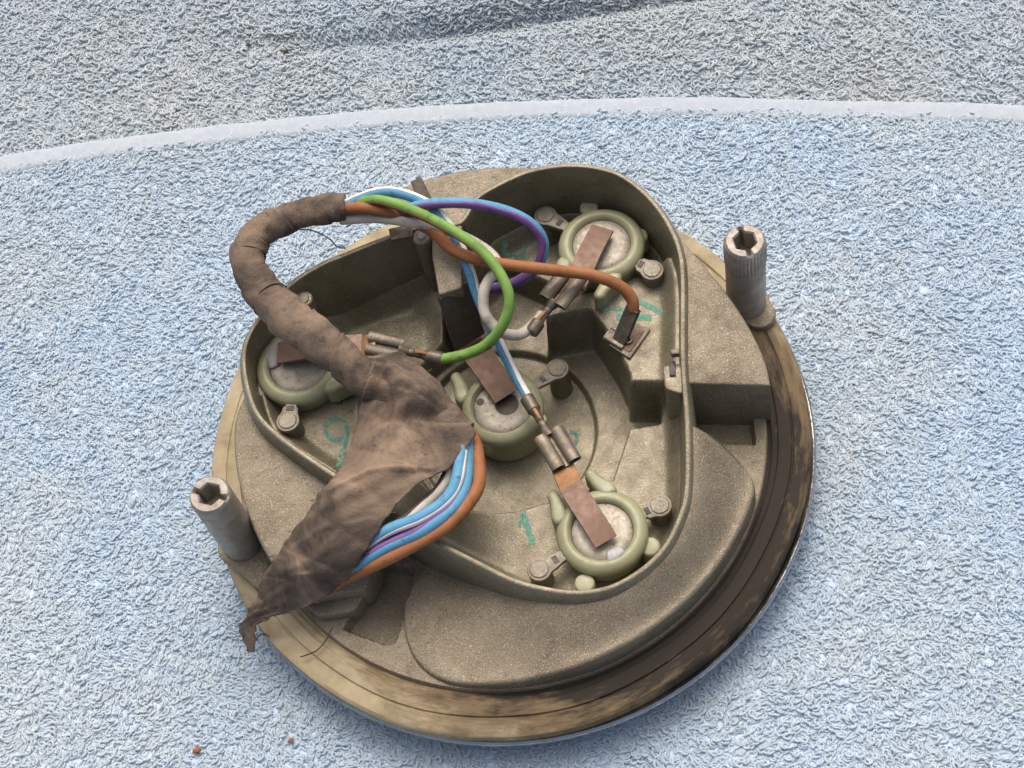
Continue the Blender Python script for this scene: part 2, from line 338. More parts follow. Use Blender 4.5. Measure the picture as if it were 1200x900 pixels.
def add_loops(o, density, mat, seed, size=1.0, lean=.55):
    """terry pile: small bent yarn loops scattered over the sheet by geometry nodes"""
    ng = bpy.data.node_groups.new('terry_pile', 'GeometryNodeTree')
    ng.interface.new_socket('Geometry', in_out='INPUT', socket_type='NodeSocketGeometry'); ng.interface.new_socket('Geometry', in_out='OUTPUT', socket_type='NodeSocketGeometry')
    N = lambda ty: ng.nodes.new(ty); L = ng.links.new
    gi, go = N('NodeGroupInput'), N('NodeGroupOutput')
    dp = N('GeometryNodeDistributePointsOnFaces'); dp.inputs['Density'].default_value = density; dp.inputs['Seed'].default_value = seed
    L(gi.outputs[0], dp.inputs['Mesh'])
    dn = N('ShaderNodeTexNoise'); dn.inputs['Scale'].default_value = 150; dn.inputs['Detail'].default_value = 3; dm = N('ShaderNodeMapRange'); dm.inputs['From Min'].default_value = .3; dm.inputs['From Max'].default_value = .7
    dm.inputs['To Min'].default_value = density * .65; dm.inputs['To Max'].default_value = density * 1.3; dps = N('GeometryNodeInputPosition'); L(dps.outputs[0], dn.inputs['Vector']); L(dn.outputs['Fac'], dm.inputs['Value']); L(dm.outputs[0], dp.inputs['Density'])
    g2i = N('GeometryNodeGeometryToInstance')
    q = random.Random(seed)
    for k in range(9):
        bz = N('GeometryNodeCurvePrimitiveBezierSegment'); bz.mode = 'POSITION'; bz.inputs['Resolution'].default_value = 8
        s = size * .001; L1 = q.uniform(1.7, 3.1); ln = q.uniform(-.7, .7); sw = q.uniform(-1.6, 1.6)
        bz.inputs['Start'].default_value = (-.5 * L1 * s, 0, -.4 * s)
        bz.inputs['Start Handle'].default_value = ((-.7 * L1) * s, (ln + sw) * s, q.uniform(.8, 1.25) * s)
        bz.inputs['End Handle'].default_value = ((.6 * L1) * s, (ln - sw) * s, q.uniform(.8, 1.25) * s)
        bz.inputs['End'].default_value = (.55 * L1 * s, q.uniform(-.5, .5) * s, -.4 * s)
        if k >= 5:      # flattened curls among the standing loops
            sp_ = N('GeometryNodeCurveSpiral'); sp_.inputs['Resolution'].default_value = 14; sp_.inputs['Rotations'].default_value = q.uniform(.45, .8)
            sp_.inputs['Start Radius'].default_value = q.uniform(.6, 1.1) * s; sp_.inputs['End Radius'].default_value = q.uniform(.7, 1.5) * s; sp_.inputs['Height'].default_value = q.uniform(.1, .5) * s; sp_.inputs['Reverse'].default_value = k % 2 == 0
            tf = N('GeometryNodeTransform'); tf.inputs['Translation'].default_value = (0, 0, q.uniform(.35, .7) * s); tf.inputs['Rotation'].default_value = (q.uniform(-.4, .4), q.uniform(-.4, .4), 0); L(sp_.outputs[0], tf.inputs['Geometry']); bz = tf
        ci = N('GeometryNodeCurvePrimitiveCircle'); ci.inputs['Resolution'].default_value = 6; ci.inputs['Radius'].default_value = q.uniform(.31, .40) * s
        cm = N('GeometryNodeCurveToMesh'); L(bz.outputs[0], cm.inputs['Curve']); L(ci.outputs[0], cm.inputs['Profile Curve'])
        ss = N('GeometryNodeSetShadeSmooth'); L(cm.outputs[0], ss.inputs[0])
        sm = N('GeometryNodeSetMaterial'); sm.inputs['Material'].default_value = mat; L(ss.outputs[0], sm.inputs[0]); L(sm.outputs[0], g2i.inputs[0])
    ip = N('GeometryNodeInstanceOnPoints'); L(dp.outputs['Points'], ip.inputs['Points']); L(g2i.outputs[0], ip.inputs['Instance']); ip.inputs['Pick Instance'].default_value = True
    pos = N('GeometryNodeInputPosition'); nz = N('ShaderNodeTexNoise'); nz.inputs['Scale'].default_value = 38; nz.inputs['Detail'].default_value = 2; L(pos.outputs[0], nz.inputs['Vector'])
    mu = N('ShaderNodeMath'); mu.operation = 'MULTIPLY'; mu.inputs[1].default_value = 14; L(nz.outputs['Fac'], mu.inputs[0])
    rv = N('FunctionNodeRandomValue'); rv.data_type = 'FLOAT'; rv.inputs[2].default_value = -.8; rv.inputs[3].default_value = .8; rv.inputs['Seed'].default_value = seed + 1
    ad = N('ShaderNodeMath'); L(mu.outputs[0], ad.inputs[0]); L(rv.outputs[1], ad.inputs[1])
    rx = N('FunctionNodeRandomValue'); rx.data_type = 'FLOAT'; rx.inputs[2].default_value = -lean; rx.inputs[3].default_value = lean; rx.inputs['Seed'].default_value = seed + 2
    ry = N('FunctionNodeRandomValue'); ry.data_type = 'FLOAT'; ry.inputs[2].default_value = -.35; ry.inputs[3].default_value = .35; ry.inputs['Seed'].default_value = seed + 3
    cx = N('ShaderNodeCombineXYZ'); L(rx.outputs[1], cx.inputs[0]); L(ry.outputs[1], cx.inputs[1]); L(ad.outputs[0], cx.inputs[2])
    L(cx.outputs[0], ip.inputs['Rotation'])
    sc = N('FunctionNodeRandomValue'); sc.data_type = 'FLOAT'; sc.inputs[2].default_value = .7; sc.inputs[3].default_value = 1.25; sc.inputs['Seed'].default_value = seed + 4
    L(sc.outputs[1], ip.inputs['Scale']); L(ip.outputs[0], go.inputs[0])
    md = o.modifiers.new('pile', 'NODES'); md.node_group = ng
    o['kind'] = 'stuff'
tw = thing('towel', 'pale blue terry towel with a flat white hem under the lamp', 'towel')
us = np.linspace(-420, 420, 120)
fy = lambda u, v: hem_y(u) - 3 - v
sheet('ground_weave', us, np.linspace(0, 460, 80), fy, lambda x, y: front_z(x, y) + .32, M['sheet'], tw)
pile_u = np.linspace(-255, 225, 80)
lo = sheet('pile', pile_u, np.linspace(1.2, 275, 70), fy, front_z, M['loop'], tw); add_loops(lo, 2.2e6, M['loop'], 11, .78)
# hem: flat woven band
hu = np.linspace(-415, 415, 300); rows = []
wd = lambda u: 4.6 + .5 * math.sin(u * .05)
for d, dz in ((-.2, -.9), (0, .1), (.2, .45), (.7, .6), (3.0, .62), (5.2, .6), (6.4, .5), (7.0, -.4)):
    rows.append([(u, hem_y(u) - d, -12.9 + undul(u, hem_y(u)) * .8 + dz + .12 * math.sin(u * .31 + d) + .1 * math.sin(u * .83 - d)) for u in hu])
obj('hem', np.array(rows).reshape(-1, 3), grid_faces(8, len(hu)), M['hem'], tw, sharp=0)
tb = thing('towel', 'greyish worn terry towel rising to a fold behind the white hem', 'towel', (20, 160, -Z0))
by = lambda u, v: hem_y(u) - 6 + v
sheet('ground_weave', np.linspace(-420, 420, 160), np.linspace(0, 330, 130), by, lambda x, y: back_z(x, y) + .3, M['sheet_back'], tb)
lo = sheet('pile', np.linspace(-255, 235, 140), np.linspace(5.6, 115, 80), by, back_z, M['loop_back'], tb); add_loops(lo, 2.1e6, M['loop_back'], 23, .78)

# ------------------------------------------------------------------ lamp housing
ZRB = .145
zr = lambda x, y: 22 + ZRB * np.asarray(y, float)          # sloping rim of the well
zp = lambda x, y: 20.4 + .145 * np.asarray(y, float)        # outer platforms
zf = lambda x, y: 3.5 + .07 * np.asarray(y, float)         # floor of the well
lamp = thing('rear_lamp', 'round grey cast lamp housing lying face down on the pale blue towel', 'lamp')
# well outline at the rim (inside edge)
WPX = [(541, 262), (560, 234), (582, 220), (600, 211), (620, 203), (650, 197), (675, 196), (700, 199), (725, 207), (750, 225), (770, 247), (785, 272), (794, 297), (797, 327), (797, 370), (797, 415),
       (799, 452), (802, 490), (803, 540), (801, 580), (793, 607), (780, 634), (760, 657), (735, 675), (708, 687), (672, 691), (635, 686), (600, 676), (560, 656), (510, 630), (450, 592), (390, 552), (360, 532), (330, 510),
       (305, 485), (293, 455), (288, 420), (293, 396), (308, 372), (340, 336), (377, 312), (403, 301), (455, 280), (480, 272), (510, 264)]
W = spline(np.array([un(p[0], p[1], 22, ZRB)[:2] for p in WPX]), 5, True)
cen = np.array([0., 6.])
def ring_off(P, d):
    e = np.roll(P, -1, 0) - np.roll(P, 1, 0); e /= np.linalg.norm(e, axis=1)[:, None]
    A = np.sum(P[:, 0] * np.roll(P[:, 1], -1) - np.roll(P[:, 0], -1) * P[:, 1])
    n = np.stack([e[:, 1], -e[:, 0]], 1) * (1 if A > 0 else -1)
    return P + n * d
rows = []
for d, dz, zz in ((-2.6, None, -8.0), (-2.4, None, 2.0), (-.3, -4, 0), (0, -.35, 0), (.1, -.08, 0), (.3, 0, 0), (.95, 0, 0), (1.2, -.12, 0), (1.4, -.5, 0), (2.2, -2.6, 0), (2.7, None, 4.0), (2.9, None, -1.0)):
    Q = ring_off(W, d)
    z = zr(Q[:, 0], W[:, 1]) + dz if dz is not None else np.full(len(Q), zz)
    rows.append(np.c_[Q, z])
obj('well_wall', np.vstack(rows), grid_faces(len(rows), len(W), cc=True), M['cast_in'], lamp, 50)
# well floor, a relief clipped to the outline
ccx, ccy = un(590, 493, 0)[:2]
LOW = unl([(525, 335), (600, 322), (655, 345), (690, 368), (705, 388), (722, 413), (734, 438), (734, 448), (776, 448), (772, 494), (736, 500), (715, 560), (640, 585), (560, 560), (520, 470)], 3)
LEFTLOW = unl([(385, 368), (490, 352), (520, 385), (520, 440), (440, 430), (400, 400)], 3)
F1P = unl([(636, 376), (690, 366), (706, 386), (723, 412), (735, 438), (735, 449), (778, 449), (830, 440), (830, 300), (752, 318), (700, 338), (640, 350)], 12.5)
LEFTUP = unl([(280, 385), (385, 385), (425, 440), (432, 520), (400, 570), (320, 530)], 12)
def floor_z(x, y):
    r = np.hypot(x - ccx, y - ccy)
    low = np.minimum(poly_sd(x, y, LOW), r - 25.5)
    z = zf(x, y) - 10.5 * (1 - smooth(-1.0, .8, low))
    z -= 2.0 * (1 - smooth(22.3, 23.0, r))
    z -= 3.0 * (1 - smooth(-5, 4, poly_sd(x, y, LEFTLOW))) * (low > 0)
    z += 8.0 * (1 - smooth(-2.5, 3.5, poly_sd(x, y, LEFTUP)))
    f1 = 1 - smooth(-.9, .7, poly_sd(x, y, F1P)); z = z * (1 - f1) + (12.0 + .03 * y) * f1
    wd_ = poly_sd(x, y, W)
    z += 4.5 * smooth(-7.5, -1.2, wd_) ** 2.5
    return z
gx = np.arange(W[:, 0].min() - 1, W[:, 0].max() + 1, .4); gy = np.arange(W[:, 1].min() - 1, W[:, 1].max() + 1, .4)
X, Y = np.meshgrid(gx, gy); Zf = floor_z(X, Y); keep = poly_sd(X, Y, W) < .9
idx = -np.ones(X.shape, int); idx[keep] = np.arange(keep.sum())
a, b_, c_, d_ = idx[:-1, :-1], idx[:-1, 1:], idx[1:, 1:], idx[1:, :-1]; ok = (a >= 0) & (b_ >= 0) & (c_ >= 0) & (d_ >= 0)
obj('well_floor', np.stack([X[keep], Y[keep], Zf[keep]], 1), np.stack([a[ok], b_[ok], c_[ok], d_[ok]], 1).tolist(), M['cast_in'], lamp, 0)
WA = np.arctan2(W[:, 1], W[:, 0]); WR = np.hypot(W[:, 0], W[:, 1]); o_ = np.argsort(WA)
def wall_r(a): return np.interp((a + math.pi) % (2 * math.pi) - math.pi, WA[o_], WR[o_], period=2 * math.pi)
# base flange with two pockets
PK = [unl([(452, 662), (486, 668), (463, 752), (450, 754), (404, 737)], 1), unl([(806, 470), (880, 480), (884, 520), (806, 520)], 1)]
nr, na = 70, 900; tt = np.linspace(0, 2 * math.pi, na, endpoint=False); r_in = np.minimum(wall_r(tt) + 1.0, 63.6)
TT = np.tile(tt, (nr, 1)); RR = r_in[None, :] + (64.6 - r_in)[None, :] * np.linspace(0, 1, nr)[:, None]; X, Y = RR * np.cos(TT), RR * np.sin(TT); Zl = np.full(X.shape, 1.3)
for pk in PK: Zl -= 3.6 * (1 - smooth(-.5, .5, poly_sd(X, Y, pk)))
Zl -= .5 * smooth(64.2, 64.6, RR)
edge = np.stack([64.8 * np.cos(tt), 64.8 * np.sin(tt), np.full(na, -1.5)], 1)
V = np.vstack([np.stack([X, Y, Zl], -1).reshape(-1, 3), edge])
obj('base_flange', V, grid_faces(nr + 1, na, cc=True), M['cast'], lamp, 40)
# platforms outside the well: sectors between the wall and the flange edge
def sector(a0, a1, rout, ztop, n=120, zbot=.2, bev=.7, rin=.8, nrad=26):
    n = int(n); A = np.linspace(a0, a1, n); ri = wall_r(A) + rin; ro = np.array([max(rout(a), i + 1.6) for a, i in zip(A, ri)]); rows = []
    prof = [(f, 0.0) for f in np.linspace(0, 1, nrad)]
    for f, _ in prof:
        r = ri + (ro - bev - ri) * f; x, y = r * np.cos(A), r * np.sin(A); rows.append(np.c_[x, y, ztop(x, y)])
    for k in range(1, 5):
        q = math.pi / 2 * k / 4; r = ro - bev * (1 - math.sin(q)); x, y = r * np.cos(A), r * np.sin(A)
        x0, y0 = (ro - bev) * np.cos(A), (ro - bev) * np.sin(A); rows.append(np.c_[x, y, ztop(x0, y0) - bev * (1 - math.cos(q))])
    x, y = (ro + .25) * np.cos(A), (ro + .25) * np.sin(A); rows.append(np.c_[x, y, np.full(n, float(zbot))])
    V = np.vstack(rows); nrw = len(rows); F = grid_faces(nrw, n)
    for col in (0, n - 1):        # end faces
        b = V[:nrw * n].reshape(nrw, n, 3)[:-1, col].copy(); b[:, 2] = zbot; k0 = len(V); V = np.vstack([V, b])
        for r in range(nrw - 2): F.append((r * n + col, (r + 1) * n + col, k0 + r + 1, k0 + r))
        F.append(((nrw - 2) * n + col, (nrw - 1) * n + col, k0 + nrw - 2))
    return V, F
def ang_of(px, py, z): q = un(px, py, z); return math.atan2(q[1], q[0])
# back platform behind the wires
obj('back_platform', *sector(ang_of(640, 200, 26), ang_of(455, 225, 26), lambda a: 64.2, lambda x, y: 20.6 + .11 * np.asarray(y)), M['cast'], lamp, 40)
# right block with the straight front face
BL = unl([(800, 449), (903, 452)], 20.4, .145)
outer = spline(unl([(903, 452), (897, 425), (884, 395), (866, 364), (845, 335), (818, 302), (797, 280), (789, 271)], 20.4, .145)[:, :2], 6)
ar = np.linspace(*np.arctan2(outer[[0, -1], 1], outer[[0, -1], 0]), 40)
inn = np.stack([(wall_r(ar) + .9) * np.cos(ar), (wall_r(ar) + .9) * np.sin(ar)], 1)[::-1]
e0 = [BL[1][:2] + (BL[0][:2] - BL[1][:2]) * k / 8 for k in range(0, 9)]
obj('side_block', *prism(np.vstack([outer, inn[:-1], e0[::-1][:-1]]), zp, -4, .5), M['cast'], lamp, 40)
# front crescent
def cres_z(x, y):
    a = np.arctan2(y, x); r = np.hypot(x, y); u = smooth(R_(-128), R_(-75), a) * (1 - .3 * smooth(R_(-40), R_(-8), a))
    zo = 2.0 + 5.8 * u; ri = wall_r(a) + 1.0; zi = zo + 1.0 + (zr(x, ri * np.sin(a)) - 1.6 - zo - 1.0) * smooth(R_(-125), R_(-60), a)
    return zo + (zi - zo) * smooth(0, 1, (63 - r) / np.maximum(63 - ri, 2))
a0, a1 = ang_of(478, 700, 3), ang_of(885, 530, 7)
def cres_out(a):
    k = min((a - a0) / R_(24), (a1 - a) / R_(12), 1.0); k = max(k, 0)
    return 49 + 14.9 * (1 - (1 - k) ** 3)
obj('front_platform', *sector(a0, a1, cres_out, cres_z, 140, bev=1.0), M['cast'], lamp, 40)
# left platform
a0l, a1l = ang_of(300, 388, 22), ang_of(330, 668, 14)
if a1l < a0l: a1l += 2 * math.pi
obj('left_platform', *sector(a0l, a1l, lambda a: 64.0 - 7.5 * smooth(a0l + .42, a0l - .05, a), lambda x, y: 17.0 + .13 * np.asarray(y)), M['cast'], lamp, 40)
# stepped ledges left of the pocket
for (q, zt) in (([(330, 655), (445, 655), (428, 690), (352, 700)], 9.5), ([(340, 690), (432, 686), (416, 716), (372, 722)], 5.0)):
    obj('ledge', *prism(roundpoly(unl(q, zt), 1.5), zt, 0, .5), M['cast'], lamp, 40)
# partition block between the two upper lobes
pb = unl([(505, 262), (541, 262), (541, 336), (514, 345), (506, 300)], 22, ZRB)
obj('partition', *prism(roundpoly(pb, .8), lambda x, y: 21.6 + ZRB * np.asarray(y), -4, .4), M['cast'], lamp, 40)
# screw boss at the corner of the left lobe, and slotted boss on the right wall
def cyl(c, r, z0, z1, bev=.3, n=28): return lathe([(0.01, z0), (r, z0), (r, z1 - bev), (r - bev, z1), (0.01, z1)], n, c, closed=False)
c = un(494, 277, 29.5); bo = obj('screw_boss', *cyl(c, 2.3, 6, 29.6), M['cast'], lamp); obj('screw_end', *cyl(c, 1.05, 28, 30.1, .2), M['solder'], bo)
c = un(355, 350, 24); bo = obj('screw_boss', *cyl(c, 2.4, 3, 24), M['cast_in'], lamp); obj('screw_end', *cyl(c, 1.6, 23, 24.4, .2), M['rivet'], bo)
sb = unl([(776, 428), (800, 425), (800, 462), (779, 455)], 20.5)
bo = obj('slotted_boss', *prism(roundpoly(sb, 1.2), 20.3, -4, .4), M['cast_in'], lamp, 40)
q = un(788, 432, 20.6); obj('slot_shade', *box(q, (.75, -.2, 0), (.5, 1.9, 0), (0, 0, .25), .2), M['sleeve_and_shade'], bo)  # solid dark insert: the slot's shade is put into its colour
obj('slot_pin', *box(un(791, 414, 22.5), (1.0, -.2, 0), (0, .7, 0), (0, 0, 1.0), .3), M['tin'], bo)
# ring in the right pocket
c = un(852, 510, -3); obj('casting_mark', *lathe([(1.9, -3.4), (2.6, -3.4), (2.6, -2.9), (1.9, -2.9)], 32, c), M['cast_in'], lamp)
# gasket and bezel
obj('gasket', *lathe([(75.0, -3), (75.2, -.9), (74.9, -.2), (74.2, .3), (72.6, .55), (71.0, .8), (70.75, .45), (70.5, .45), (70.25, .95), (68.6, 1.15), (67.3, 1.3), (67.0, .75), (66.6, .6), (65.8, .7), (65.2, .2), (63, .1), (63, -3)], 220,
              wob=lambda r, z, t: (r + .25 * math.sin(3 * t + 1) * (r > 66) + .12 * math.sin(11 * t), z + .12 * math.sin(7 * t + r))), M['gasket'], lamp, 30)
obj('bezel', *lathe([(73.2, -3.2), (74.9, -2.9), (75.4, -3.3), (75.5, -4.2), (74.6, -6.5), (72.0, -10.5), (70.0, -12.4), (68.0, -12.4), (68.0, -10), (71, -5)], 200, (.75, -.75)), M['chrome'], lamp, 30)
# posts
def post(pxy, r, ztop, knurl, phase):
    c = np.array(pxy); n = 288
    def prof(t):
        kn = .10 * math.sin(t * 36)
        notch = max(math.exp(-((((t - phase + math.pi) % (2 * math.pi)) - math.pi) / .18) ** 4), math.exp(-((((t - phase) % (2 * math.pi)) - math.pi) / .18) ** 4))
        h = 2.45 / max(math.cos(((t - phase) % (math.pi / 3)) - math.pi / 6), .8) + 1.1 * notch
        zt = ztop - .7 * notch
        k = kn if knurl else 0
        return [(r - .1, .8), (r, 2.0), (r, ztop - 9.0), (r, ztop - 8.6), (r + (.12 if knurl else 0) + k, ztop - 8.2), (r + (.12 if knurl else 0) + k, ztop - 1.4), (r - .15, ztop - .6), (r - .6, max(zt, ztop - .3)), (h + .35, zt), (h, zt - .4), (h * .97, ztop - 7), (.05, ztop - 7.3)]
    V = []
    for k in range(n):
        t = 2 * math.pi * k / n
        V += [(c[0] + a * math.cos(t), c[1] + a * math.sin(t), z) for a, z in prof(t)]
    mm = 12; F = [(k * mm + j, k * mm + j + 1, ((k + 1) % n) * mm + j + 1, ((k + 1) % n) * mm + j) for k in range(n) for j in range(mm - 1)]
    return V, F
p1 = un(874.5, 352, 4)[:2]; p2 = un(283, 634, 4)[:2]
for pc, kn, ph, tip in ((p1, True, R_(-90), (903, 378)), (p2, False, R_(150), (322, 686))):
    po = obj('post', *post(pc, 4.95, 31.6, kn, ph), M['alloy'], lamp, 35)
    po['label'] = 'knurled hollow alloy post' if kn else 'smooth hollow alloy post'
    tp = un(tip[0], tip[1], 3)[:2]; dv = tp - pc; dl = np.linalg.norm(dv); dv /= dl; nvv = np.array([-dv[1], dv[0]])
    r2 = 5.2; P = [tp - dv * 4 + 4.2 * (math.cos(a) * dv + math.sin(a) * nvv) for a in np.linspace(-1.5, 1.5, 14)] + [pc + 6.4 * (math.cos(a) * dv + math.sin(a) * nvv) for a in np.linspace(1.6, 4.7, 24)]
    obj('foot_pad', *prism(np.array(P), 3.0, .5, .5), M['cast'], po, 40)
# cable clip tabs on the back rim
tab = unz([(484, 212, 31), (489, 207, 33), (497, 214, 32)])
def flat_piece(px, z, th, mat, name, parent, b=0.0, bev=.12):
    P = unl(px, z, b); return obj(name, *prism(roundpoly(P, .5), lambda x, y: z + b * np.asarray(y), lambda x, y: z - th + b * np.asarray(y), bev), mat, parent, 40)
a_, b2 = un(488, 212, 30), un(501, 240, 27)
obj('clip_tab', *box((a_ + b2) / 2, (b2 - a_) / 2, (1.5, .5, 0), (-.1, .3, .35), .2), M['tin'], lamp)
flat_piece([(455, 268), (482, 262), (484, 276), (458, 281)], 30.5, 1.2, M['tin'], 'clip_tab', lamp)

# ------------------------------------------------------------------ bulb holders
def at(c, ux, uy, x, y, z): return np.array([c[0] + x * ux[0] + y * uy[0], c[1] + x * ux[1] + y * uy[1], c[2] + z])
def sheet_strip(path, hw, th, side):
    """flat strip along a path, half width hw, across direction `side` (plan)"""
    P = np.asarray(path, float); T, _, _ = frames(P); s = np.array([side[0], side[1], 0.]); rows = []
    for p_, t_ in zip(P, T):
        n = np.cross(t_, s); n /= np.linalg.norm(n)
        n = n if n[2] > 0 else -n
        rows.append([p_ - s * hw - n * th / 2, p_ - s * (hw - .12) + n * th / 2, p_ + s * (hw - .12) + n * th / 2, p_ + s * hw - n * th / 2])
    V = np.array(rows).reshape(-1, 3); L = len(P); F = grid_faces(L, 4, cc=True) + [(0, 1, 2, 3), tuple((L - 1) * 4 + k for k in (3, 2, 1, 0))]
    return V, F
def holder(cpx, ztop, strip_to, lugs, nubs, strip_from, strip_w=3.0, strip_rise=(1.5, 2.0), R=10.9, r=7.3, copper_to=None, hole_shade=None, solder=None, neck=True, label=None, notch=None):
    c = un(cpx[0], cpx[1], ztop); e = un(strip_to[0], strip_to[1], ztop + strip_rise[1]); s0 = un(strip_from[0], strip_from[1], ztop + strip_rise[0])
    ux = (e - s0)[:2]; ux /= np.linalg.norm(ux); uy = np.array([-ux[1], ux[0]])
    zfl = -float(c[2] - floor_z(np.array(c[0]), np.array(c[1])))
    prof = [(R - .9, zfl), (R - .3, -3.4), (R, -2.6), (R - .1, -1.6), (R - .7, -.75), (R - 1.6, -.25), (R - 2.4, -.1), (r + .7, -.35), (r + .15, -.9), (r, -2.2), (r, zfl)]
    body = obj('bulb_holder', *merge(lathe([(a, z + c[2]) for a, z in prof], 64, c)), M['plastic'], lamp, 40)
    if label: body['label'] = label
    if neck:
        for sgn in (-1, 1):
            P = [at(c, ux, uy, x, sgn * y, 0)[:2] for x, y in ((7.2, 5.2), (10.0, 4.1), (12.4, 3.8), (14.2, 3.7), (15.3, 4.3), (15.5, 5.4), (14.7, 6.5), (12.8, 6.9), (11.0, 7.6), (8.9, 8.6), (6.8, 8.0))]
            obj('guide_arm', *prism(spline(np.array(P), 4, True), c[2] - .3, c[2] - 6, 1.1, 4), M['plastic'], body, 40)
    obj('contact_disc', *lathe([(.05, c[2] - 1.0), (5.5, c[2] - 1.0), (r - .5, c[2] - 1.1), (r - .05, c[2] - 1.5), (r - .05, c[2] - 3), (.05, c[2] - 3)], 48, c, closed=False), M['disc'], body, 40)
    if hole_shade: q = un(hole_shade[0], hole_shade[1], ztop - 1); obj('hole_shade', *cyl(q, 1.0, c[2] - 1.4, c[2] - .93, .05, 20), M['sleeve_and_shade'], body)  # flat dark disc, painted shade in place of an open hole
    if notch: q = un(notch[0], notch[1], ztop - 1); obj('hole_shade', *cyl(q, 3.0, c[2] - 1.4, c[2] - .92, .05, 28), M['sleeve_and_shade'], body)  # wider dark disc painting the shade of the cutout under the strip
    if solder:
        P = unz([(x, y, ztop - .5) for x, y in solder]); Q = spline(spline(P, 6), 3); V, F = tube(Q, 1.55 * np.sqrt(np.maximum(1 - np.linspace(-1, 1, len(Q)) ** 6, .02)), 16, rfun=lambda i, a: 1 + .08 * math.sin(3 * a + i * .2)); V[:, 2] = c[2] - 1.2 + (V[:, 2] - V[:, 2].min()) * .38; obj('solder_blob', V, F, M['solder'], body)
    mid = (s0 + e) / 2 + np.array([0, 0, .55]); path = spline(np.array([s0 - np.array([0, 0, .5]), s0 * .75 + e * .25 + [0, 0, .25], mid, e]), 5)
    obj('contact_strip', *sheet_strip(path, strip_w, .55, uy), M['strip'], body, 30)
    if copper_to is not None:
        k = un(copper_to[0], copper_to[1], ztop + strip_rise[1] + 1.2); pc = spline(np.array([e - [0, 0, .7] - np.r_[ux, 0] * 1.0, e * .6 + k * .4 + [0, 0, .2], k]), 5)
        obj('copper_tag', *sheet_strip(pc, strip_w * .96, .5, uy), M['copper'], body, 30)
    for (lx, ly) in lugs:
        q = un(lx, ly, ztop - 1.6); dv = q[:2] - c[:2]; L = np.linalg.norm(dv); dv /= L; nv = np.array([-dv[1], dv[0]])
        loc = lambda x, y: c[:2] + dv * x + nv * y
        outl = [loc(R - 1.6, 1.5), loc(R + .2, 1.35), loc(L - 3.6, 1.9), loc(L - 2.2, 2.1)] + [q[:2] + 2.9 * (math.cos(t) * dv + math.sin(t) * nv) for t in np.linspace(2.0, -2.0, 22)][::1] + [loc(L - 2.2, -2.1), loc(L - 3.6, -1.9), loc(R + .2, -1.35), loc(R - 1.6, -1.5)]
        lg = obj('lug', *prism(np.array(outl), q[2], q[2] - 1.1, .2, 2), M['rivet'], body, 40)
        obj('rivet', *cyl(q, 2.25, q[2] - 6, q[2] + .3, .2), M['rivet'], body, 40)
        obj('lug_slot_shade', *box(at((*c[:2], q[2]), dv, nv, (R + L - 2.4) / 2, 0, .03), np.r_[dv, 0] * .62, np.r_[nv, 0] * .95, (0, 0, .08), .02), M['sleeve_and_shade'], body)  # thin dark plate on the lug, its colour stands for the opening's shade
        fz = float(floor_z(np.array(q[0]), np.array(q[1])))
        obj('rivet_pillar', *lathe([(2.9, fz - 1), (2.6, q[2] - 1.1), (.05, q[2] - 1.1)], 24, q, closed=False), M['cast_in'], body, 40)
    for (nx, ny) in nubs:
        q = un(nx, ny, ztop - 2.9); obj('nub', *lathe([(2.5, q[2] - 5), (2.4, q[2] - .3), (2.1, q[2] + .1), (1.6, q[2] + .25), (.05, q[2] + .28)], 20, q, closed=False), M['plastic'], body)
    return c, ux, uy, e
h1 = holder((704, 283), 18.5, (672, 338), [(639, 252), (764, 316)], [(690, 243), (748, 276)], (706, 266), copper_to=(652, 352), label='milky plastic bulb holder beside the square terminal')
h2 = holder((349, 425), 20.0, (424, 404), [(337, 493)], [(312, 392), (305, 455)], (325, 413), copper_to=(440, 405), solder=[(321, 404), (319, 418), (323, 430)], label='milky plastic bulb holder partly under the taped loom')
h3 = holder((705, 620), 9.0, (668, 569), [(773, 592), (632, 667)], [(762, 640), (685, 683)], (710, 634), copper_to=(650, 524), solder=[(711, 651), (720, 650), (730, 643)], label='milky plastic bulb holder in the front lobe with a solder blob')
h4 = holder((588, 474), 4.5, (548, 400), [(653, 432)], [(630, 492), (570, 512)], (594, 463), strip_w=3.6, R=10.4, copper_to=(545, 392), hole_shade=(563, 471), notch=(594, 474), label='milky plastic bulb holder in the middle of the well')
c, ux, uy, e = h4
k = un(531, 338, 24.5); e2 = un(550, 400, 8.5)
obj('insulating_sleeve', *box((k + e2) / 2, (k - e2) / 2, np.r_[uy, 0] * 4.4, np.cross(np.r_[uy, 0], (k - e2) / np.linalg.norm(k - e2)) * .9, .5), M['sleeve_and_shade'], lamp)
# square earth terminal on the raised floor
zt_ = float(floor_z(*map(np.array, un(742, 396, 12.4)[:2]))) + .4
T4 = [un(*q, zt_) for q in ((738, 379), (760, 387), (738, 418), (716, 404))]
def quad_plate(Q, th, mat, name, par, grow=0.0):
    Q = np.array(Q); m_ = Q.mean(0); Q = m_ + (Q - m_) * (1 + grow); return obj(name, *prism(roundpoly(Q, .3, 2), Q[0][2] + th, Q[0][2] - .8, .12, 2), mat, par, 40)
te = quad_plate(T4, .35, M['tin'], 'earth_terminal', lamp, .12); quad_plate(T4, .6, M['strip'], 'terminal_plate', te, -.18)
for q in ((736, 398), (715, 392)):
    a = un(*q, zt_ + 1.2); obj('eyelet', *lathe([(.55, a[2] - .4), (1.15, a[2] - .4), (1.1, a[2] + .15), (.6, a[2] + .2)], 20, a), M['tin'], te)
a, b2 = un(742, 362, zt_ + 7.5), un(727, 398, zt_ + 1.0); dd = (b2 - a) / np.linalg.norm(b2 - a); sd_ = np.cross(dd, [0, 0, 1.]); sd_ /= np.linalg.norm(sd_)
